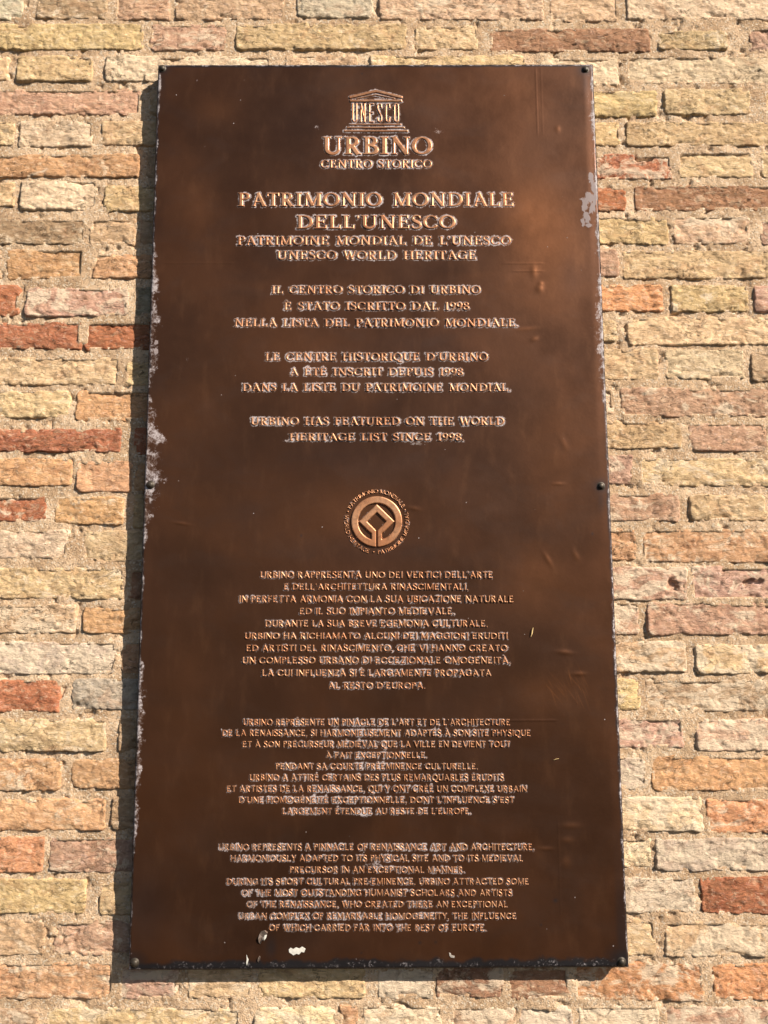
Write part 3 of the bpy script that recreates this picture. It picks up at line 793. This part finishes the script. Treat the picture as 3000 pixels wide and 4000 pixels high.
def arc_text(txt, a0, a1, r, cap, inward):
    """letters stand on a circle; inward = tops towards the centre (read counter-clockwise)"""
    gl = [glyph_mesh(c, THIN, .05) for c in txt]
    parts = []
    n = len(txt)
    tot = sum(g_[1] for g_ in gl); cur = 0.0
    for ch, (gm, adv, P) in zip(txt, gl):
        f = (cur + adv / 2) / tot; a = math.radians(a0 + (a1 - a0) * f); cur += adv
        sc = abs(math.radians(a1 - a0)) * (r + (0 if inward else cap / 2)) / tot
        if gm is None: continue
        ux, uz = (math.cos(a), math.sin(a))                 # outward
        if inward: upx, upz = -ux, -uz; rx, rz = -uz, ux; base = r + cap / 2
        else: upx, upz = ux, uz; rx, rz = uz, -ux; base = r - cap / 2
        bx_, bz_ = ecx + ux * base, ecz + uz * base
        pts, q = gm
        lx = (pts[:, 0] - adv / 2) * sc; ly = pts[:, 1] * cap
        W = np.stack([bx_ + rx * lx + upx * ly, bz_ + rz * lx + upz * ly, pts[:, 2] * cap], 1)
        parts.append((W, q))
        def fn(A, B_, P=P, adv=adv, sc=sc, bx_=bx_, bz_=bz_, rx=rx, rz=rz, upx=upx, upz=upz):
            dx, dz = A - bx_, B_ - bz_
            return sdf_of(P, (dx * rx + dz * rz) / sc + adv / 2, (dx * upx + dz * upz) / cap) * cap
        stamp(fn, bx_ - cap, bx_ + cap, bz_ - cap, bz_ + cap)
    o = relief_obj('motto', parts, .0010, .0005, 1.0, emb, (ecx, ecz)); o.location = (0, 0, 0)
RT, CT = 119.5 * K, 15.5 * K
arc_text('PATRIMONIO MONDIALE', 154, 27, RT, CT, False)
arc_text('WORLD HERITAGE', 167, 256.5, RT, CT, True)
arc_text('PATRIMOINE MONDIAL', 271.5, 378, RT, CT, True)
for a in (160.5, 22.5, 264):
    q = (ecx + RT * math.cos(math.radians(a)), ecz + RT * math.sin(math.radians(a)), 7 * K)
    relief_shape('dot', [('c', [q, (q[0] + 1e-5, q[1], q[2])])], .0012, .0014, .8, emb, (ecx, ecz))

# --- the face itself
def blob(cx, cy, rx, ry, rot=0.0):
    """gaussian in photo pixels turned into the plaque plane"""
    x, z = P2(cx, cy); k = (P2(cx + 50, cy)[0] - x) / 50
    c, s = math.cos(rot), math.sin(rot)
    dx, dz = (PX - x), (PZ - z)
    a = (dx * c + dz * s) / (rx * k); b = (-dx * s + dz * c) / (ry * k)
    return np.exp(-(a * a + b * b))
Hf = fbm(PX, PZ, 0.30, 3, 71) * 0.0011 + fbm(PX, PZ, 0.09, 2, 72) * 0.00022
el = PX + PW / 2; er = PW / 2 - PX; eb = PZ + PH / 2; et = PH / 2 - PZ
ed = np.minimum(np.minimum(el, er), np.minimum(eb, et))
# hammered-in dents and creases near the right side
DENTS = [(2108, 1128, 14, 16, 0, .0022), (2112, 1108, 10, 8, 0, .0012), (2086, 1325, 16, 10, .3, .0018), (2085, 1062, 12, 26, 0, .0014), (2055, 1285, 42, 8, .1, .0009),
         (2140, 2185, 9, 30, .5, .0013), (2250, 2170, 10, 22, .4, .0010), (2205, 2548, 30, 9, -.1, .0016), (2262, 2632, 26, 8, 0, .0014),
         (2228, 3225, 34, 12, 0, .0013), (2215, 3282, 22, 12, 0, .0010), (2132, 3315, 26, 7, 0, .0010), (2210, 3370, 18, 20, 0, .0010),
         (1615, 1985, 26, 8, -.2, .0012), (708, 2044, 30, 6, -.15, .0014), (1448, 2265, 6, 36, 0, .0009), (2178, 505, 10, 14, 0, .0010), (2200, 1730, 12, 30, .4, .0009), (2180, 1890, 22, 6, 0, .0010)]
WARM = np.zeros_like(PX)
for cx, cy, rx, ry, ro, am in DENTS:
    g_ = blob(cx, cy, rx, ry, ro); Hf += g_ * am * .45; WARM += g_ * 0.13
for cx in (2092, 2112):                             # straight pressed crease, upper right
    x, z0_ = P2(cx, 262); _, z1_ = P2(cx, 525)
    Hf += np.exp(-((PX - x) / .0012) ** 2) * sstep(z1_ - .01, z1_ + .01, PZ) * .00018 * (1 if cx < 2100 else .5)
x, za = P2(2180, 3230); _, zb2 = P2(2180, 3640)
Hf += np.exp(-((PX - x) / .0012) ** 2) * sstep(zb2, zb2 + .05, PZ) * sstep(za + .02, za, PZ) * .00015
for cy, xa, xb in ((1030, 1950, 2110), (1060, 1980, 2110), (2815, 1900, 2160), (1028, 620, 900)):
    xA, zA = P2(xa, cy); xB, _ = P2(xb, cy)
    Hf += np.exp(-((PZ - zA) / .0014) ** 2) * sstep(xA, xA + .02, PX) * sstep(xB + .01, xB, PX) * .0003
# rubbed scratches
rs = random.Random(5)
for k in range(26):
    cx, cy = rs.uniform(2140, 2290), rs.uniform(2640, 2740); a = rs.uniform(1.7, 2.3)
    WARM += blob(cx, cy, rs.uniform(18, 46), 1.6, a) * rs.uniform(.08, .24)
for cx, cy, rx, ry, am in ((2120, 960, 160, 260, .27), (2080, 850, 110, 120, .16), (2140, 2700, 150, 70, .16), (2000, 400, 140, 200, .10), (840, 420, 90, 80, .16), (760, 800, 90, 110, .14),
                           (1250, 1350, 300, 200, .05), (2080, 2280, 110, 120, .14), (800, 1600, 130, 220, .10), (1100, 2000, 260, 160, .04), (2150, 1750, 120, 200, .12), (760, 2700, 120, 250, .07),
                           (1471, 1985, 150, 150, .03), (1471, 590, 260, 70, .02), (1471, 840, 560, 90, .05)):
    WARM += blob(cx, cy, rx, ry) * am  # broad soft orange tints over parts of the sheet
lip = np.clip(1 - ed / 0.0032, 0, 1)
Hf = Hf * sstep(0, .02, ed) - lip ** 2 * 0.0028
# deposits: round the letters, more in some places than others
wgt = np.where(PZ > P2(1471, 1800)[1], .82, .55) + fbm(PX, PZ, .05, 5, 81, .6) * .22
for cx, cy, rx, ry, am in ((1640, 2360, 130, 60, .55), (1650, 2520, 170, 90, .6), (1500, 2620, 260, 50, .3), (1560, 2440, 200, 30, .3), (1400, 2830, 260, 40, .5), (1450, 2960, 150, 80, .6), (1450, 3110, 330, 60, .45), (1420, 3185, 60, 25, .8),
                           (1560, 3300, 420, 40, .5), (1460, 3370, 90, 25, .7), (1150, 3520, 220, 60, .4), (1250, 3590, 220, 25, .4), (1600, 3590, 250, 25, .3), (1600, 1720, 60, 25, .7), (1150, 1720, 130, 15, .5),
                           (1900, 1280, 180, 20, .45), (1300, 960, 380, 60, .3), (1300, 780, 380, 40, .30), (1250, 870, 120, 40, .5), (1470, 600, 260, 80, .3), (1400, 1450, 450, 60, .35), (1800, 3110, 230, 30, .4), (1720, 2870, 300, 30, .3),
                           (1000, 1660, 60, 30, .6), (1850, 1650, 130, 30, .5), (2000, 2300, 120, 80, -.2), (1471, 450, 150, 60, .25), (1471, 2037, 160, 160, -.6)):
    wgt += blob(cx, cy, rx, ry) * am
wgt = np.clip(wgt, 0, 1.15)
near = np.exp(-np.clip(TSDF, 0, None) / np.where(PZ > P2(1471, 1800)[1], 0.0030, .0022))
far = np.exp(-(np.clip(TSDF, 0, None) / 0.006) ** 2) * np.clip(wgt - .62, 0, 1)
DEP = np.maximum(near * (0.40 + 0.52 * wgt), far * 0.9)
DEP *= sstep(0.0075, 0.001, TSDF)
# free patches of bloom
for cx, cy, rx, ry, am in ((1630, 1733, 28, 9, .8), (1140, 1722, 60, 6, .7), (1420, 3180, 22, 14, .9), (1460, 2905, 60, 18, .6), (1470, 2990, 40, 14, .6), (1455, 3375, 40, 10, .7), (1680, 2390, 30, 20, .5),
                           (1230, 500, 30, 20, .42), (1710, 515, 34, 14, .42), (735, 1405, 10, 12, .55), (800, 570, 8, 14, .5), (955, 312, 8, 6, .7), (770, 315, 5, 10, .5), (960, 2905, 6, 5, .8)):
    DEP = np.maximum(DEP, blob(cx, cy, rx, ry) * am)
# along the edges
zpx = 4000 - 0 * PZ
def prof(zs_px, vals):
    zz = [P2(600, q)[1] for q in zs_px]
    order = np.argsort(zz)
    return np.interp(PZ, np.array(zz)[order], np.array(vals)[order])
wl = prof([250, 500, 900, 1100, 1250, 1450, 1560, 1650, 1900, 2060, 2150, 2500, 2700, 2800, 3050, 3300, 3500, 3785], [12, 6, 6, 18, 26, 20, 14, 40, 46, 20, 8, 6, 20, 22, 20, 8, 6, 8]) * .00044
wr = prof([250, 450, 560, 700, 900, 1100, 1300, 1500, 1700, 1950, 2200, 2450, 2600, 3000, 3300, 3785], [14, 18, 16, 10, 12, 14, 26, 16, 7, 7, 6, 9, 7, 7, 8, 9]) * .00044
nz1 = fbm(PX, PZ, .018, 4, 91)
DEP = np.maximum(DEP, .66 * sstep(1.9, .6, el / wl + nz1 * .9))
DEP = np.maximum(DEP, .66 * sstep(1.7, .4, er / wr + nz1 * .8))
DEP = np.maximum(DEP, .36 * sstep(3.2, .5, er / wr)); DEP = np.maximum(DEP, .34 * sstep(2.6, .5, el / wl))
DEP = np.maximum(DEP, .72 * sstep(.0065, .001, et + nz1 * .001))
DEP = np.maximum(DEP, .36 * sstep(.022, .006, eb + nz1 * .004))
BLK = np.maximum.reduce([sstep(.017, .009, eb + nz1 * .004), sstep(.0075, .004, et + nz1 * .001) * .9, sstep(.0065, .002, er + nz1 * .002) * .9, sstep(.0055, .0015, el + nz1 * .002) * .9])
BLK = np.maximum(BLK, .9 * sstep(.05, .015, np.hypot(er, eb) + nz1 * .004)); BLK = np.maximum(BLK, .7 * sstep(.045, .018, np.hypot(el, eb) + nz1 * .004))
BLK = np.maximum(BLK, .45 * sstep(.03, .0, np.hypot(er, et))); BLK = np.maximum(BLK, .5 * sstep(.022, .012, er) * sstep(.25, .0, eb))
for cx, cy, rx, ry, am in ((1060, 3700, 22, 42, .55), (1640, 3682, 6, 6, .6), (1702, 3680, 6, 6, .5), (2170, 3518, 9, 7, .7), (2114, 3613, 4, 4, .7), (2120, 3735, 5, 5, .6), (1412, 3722, 4, 4, .6), (1177, 2092, 4, 6, .6), (2314, 2085, 4, 6, .6), (1414, 288, 4, 4, .6),
                           (1620, 480, 330, 90, .10), (1250, 480, 200, 120, .12), (950, 1080, 120, 30, .10), (1450, 1800, 420, 70, .13), (980, 2000, 90, 60, .14), (1480, 2150, 330, 60, .16), (1180, 3690, 300, 60, .1), (560, 3560, 90, 160, .35), (2230, 1080, 40, 80, .15), (1600, 1350, 250, 70, .12)):
    BLK = np.maximum(BLK, blob(cx, cy, rx, ry) * am)
for cx, cy in ((634, 268), (2286, 273), (588, 1894), (2347, 1899), (526, 3760), (2428, 3760)):
    BLK = np.maximum(BLK, blob(cx, cy, 26, 26) * .8); BLK = np.maximum(BLK, blob(cx, cy + 50, 12, 50) * .3)
PEEL = np.zeros_like(PX)
for cx, cy, rx, ry, ro in ((2307, 690, 9, 22, 0), (2316, 730, 12, 30, .2), (2306, 775, 18, 24, 0), (2288, 800, 20, 26, 0), (2292, 850, 14, 24, 0), (2276, 870, 12, 16, 0), (2312, 815, 16, 24, 0), (2325, 770, 8, 40, 0), (2297, 882, 12, 8, 0), (610, 1335, 10, 10, 0), (612, 1372, 9, 12, 0)):
    PEEL = np.maximum(PEEL, blob(cx, cy, rx * 1.25, ry * 1.3, ro) * .95)
cols = np.stack([DEP, BLK, np.clip(WARM, 0, .85), PEEL], -1).reshape(-1, 4)
V = np.stack([PX, -Hf, PZ], -1).reshape(-1, 3)
link('face_sheet', mesh_np('face_sheet', V, grid_quads(pnx, pnz), M_SHEET, True, cols), plaque)

# --- folded sides and the tray behind, down to the wall
def tray():
    xo, zo = PW / 2, PH / 2
    y0, y1 = 0.0026, OFF + 0.004
    e = 0.0004
    ring = [(-xo - e, -zo - e), (xo + e, -zo - e), (xo + e, zo + e), (-xo - e, zo + e)]
    prof_ = [(0.0, y0), (0.0, 0.012), (-0.0012, 0.0122), (-0.0012, y1)]
    Vt, Qt = [], []
    for dx, y in prof_:
        for (a, b) in ring: Vt.append((a + math.copysign(dx, a) * (1 if dx else 0) if dx >= 0 else a - math.copysign(-dx, a), y, b - math.copysign(-dx, b) if dx < 0 else b))
    for r_ in range(len(prof_) - 1):
        for k in range(4):
            a = r_ * 4 + k; b = r_ * 4 + (k + 1) % 4
            Qt.append((a, a + 4, b + 4, b))
    return np.array(Vt), np.array(Qt)
Vt, Qt = tray()
link('folded_side', mesh_np('folded_side', Vt, Qt, M_EDGE, False), plaque)

# --- six domed screws
def lathe(profile, seg=28):
    Vl, Ql = [], []
    n = len(profile)
    for k in range(seg):
        a = 2 * math.pi * k / seg
        for r_, h in profile: Vl.append((r_ * math.cos(a), -h, r_ * math.sin(a)))
    for k in range(seg):
        for i in range(n - 1):
            a = k * n + i; b = ((k + 1) % seg) * n + i
            Ql.append((a, b, b + 1, a + 1))
    return np.array(Vl), np.array(Ql)
prof_s = [(0.0085, -.001), (0.0085, .0006), (0.0078, .0011), (0.0062, .0012)] + [(0.0062 * math.cos(t_), .0012 + .0050 * math.sin(t_)) for t_ in np.linspace(0.1, math.pi / 2 - .02, 8)] + [(0.0, .0062)]
Vl, Ql = lathe(prof_s)
sm = mesh_np('screw', Vl, Ql, M_SCREW)
for i, (cx, cy) in enumerate(((634, 268), (2286, 273), (588, 1894), (2347, 1899), (526, 3760), (2428, 3760))):
    x, z = P2(cx, cy)
    x = max(-PW / 2 + .0075, min(PW / 2 - .0075, x)); z = max(-PH / 2 + .0085, min(PH / 2 - .0085, z))
    o = link('screw', sm, plaque, (x, 0, z)); o.rotation_euler = (0, 1.1 * i, 0); o.scale = (.86, .8, .86)

# --- chips, torn lacquer and bits of straw
def flake(name, pts, mat, h, parent=plaque, curl=0.0):
    """thin irregular flake with a real thickness; pts in photo pixels"""
    c = np.mean(pts, 0); cx, cz = P2(*c)
    rim = np.array([P2(*p) for p in pts]) - [cx, cz]
    n = len(rim); Vf = [(0, -h * 1.1 - curl * .3, 0)]
    Vf += [(a * .9, -h - curl * (i % 3) / 2, b * .9) for i, (a, b) in enumerate(rim)] + [(a, .0003, b) for a, b in rim]
    me = bpy.data.meshes.new(name)
    F = [(0, 1 + i, 1 + (i + 1) % n) for i in range(n)] + [(1 + i, 1 + n + i, 1 + n + (i + 1) % n, 1 + (i + 1) % n) for i in range(n)]
    me.from_pydata([tuple(map(float, v)) for v in Vf], [], F); me.materials.append(mat)
    o = link(name, me, parent, (cx, 0, cz)); return o
def I_(u, v): return (1000 + u / 1.659, 3000 + v / 1.659)
flake('chip', [I_(*p) for p in ((208, 1175), (222, 1162), (240, 1172), (258, 1160), (282, 1168), (300, 1155), (325, 1170), (315, 1195), (298, 1190), (280, 1210), (262, 1205), (240, 1216), (228, 1206), (210, 1195))], M_CHIP, .0006)
flake('chip', [I_(*p) for p in ((1250, 1195), (1262, 1200), (1266, 1212), (1288, 1218), (1285, 1232), (1262, 1228), (1252, 1215))], plain('dull grey filler', (.40, .35, .30), .8), .0006)
PEELM = plain('curled lacquer', (.20, .15, .12), .28, .3, 90)
flake('torn_lacquer', [I_(*p) for p in ((35, 1055), (60, 1048), (78, 1062), (70, 1085), (52, 1098), (38, 1118), (28, 1145), (18, 1130), (14, 1100), (22, 1072))], PEELM, .0012, curl=.003)
flake('chip', [I_(*p) for p in ((60, 1070), (72, 1078), (66, 1100), (52, 1115), (50, 1095))], M_CHIP, .0030)
flake('torn_lacquer', [I_(*p) for p in ((22, 1215), (30, 1222), (26, 1245), (16, 1262), (10, 1248), (14, 1228))], PEELM, .001, curl=.002)
def Hc(u, v): return (u / 1.659, 3000 + v / 1.659)
flake('torn_lacquer', [Hc(*p) for p in ((1597, 1205), (1604, 1225), (1612, 1240), (1606, 1262), (1600, 1282), (1595, 1262), (1599, 1240))], M_CHIP, .0006)
def G_(u, v): return (2000 + u / 1.659, 2000 + v / 1.659)
def straw(pts, w):
    xs = [P2(*G_(*p)) for p in pts]
    me = bpy.data.meshes.new('straw'); Vv = []; Ff = []
    cx, cz = xs[0]
    for i, (x, z) in enumerate(xs):
        for k in range(5):
            a = 2 * math.pi * k / 5; rr_ = w * (1 if 0 < i < len(xs) - 1 else .35)
            Vv.append((x - cx + rr_ * math.cos(a), -.0012 - rr_ * math.sin(a) - i * .0002, z - cz))
    for i in range(len(xs) - 1):
        for k in range(5): Ff.append((i * 5 + k, i * 5 + (k + 1) % 5, i * 5 + 5 + (k + 1) % 5, i * 5 + 5 + k))
    me.from_pydata(Vv, [], Ff); me.materials.append(M_STRAW)
    o = link('straw', me, None, (cx, -OFF, cz + Z0)); return o
o = straw([(122, 808), (128, 790), (131, 770), (136, 748)], .0009)
o['label'] = 'upright sliver of straw on the plaque, right of the upper long Italian text'; o['category'] = 'straw'; o['group'] = 'slivers of straw stuck to the plaque'
o = straw([(270, 1606), (283, 1600), (295, 1598), (304, 1596)], .0010)
o['label'] = 'short sideways straw crumb stuck right of the French text near the right edge'; o['category'] = 'straw'; o['group'] = 'slivers of straw stuck to the plaque'
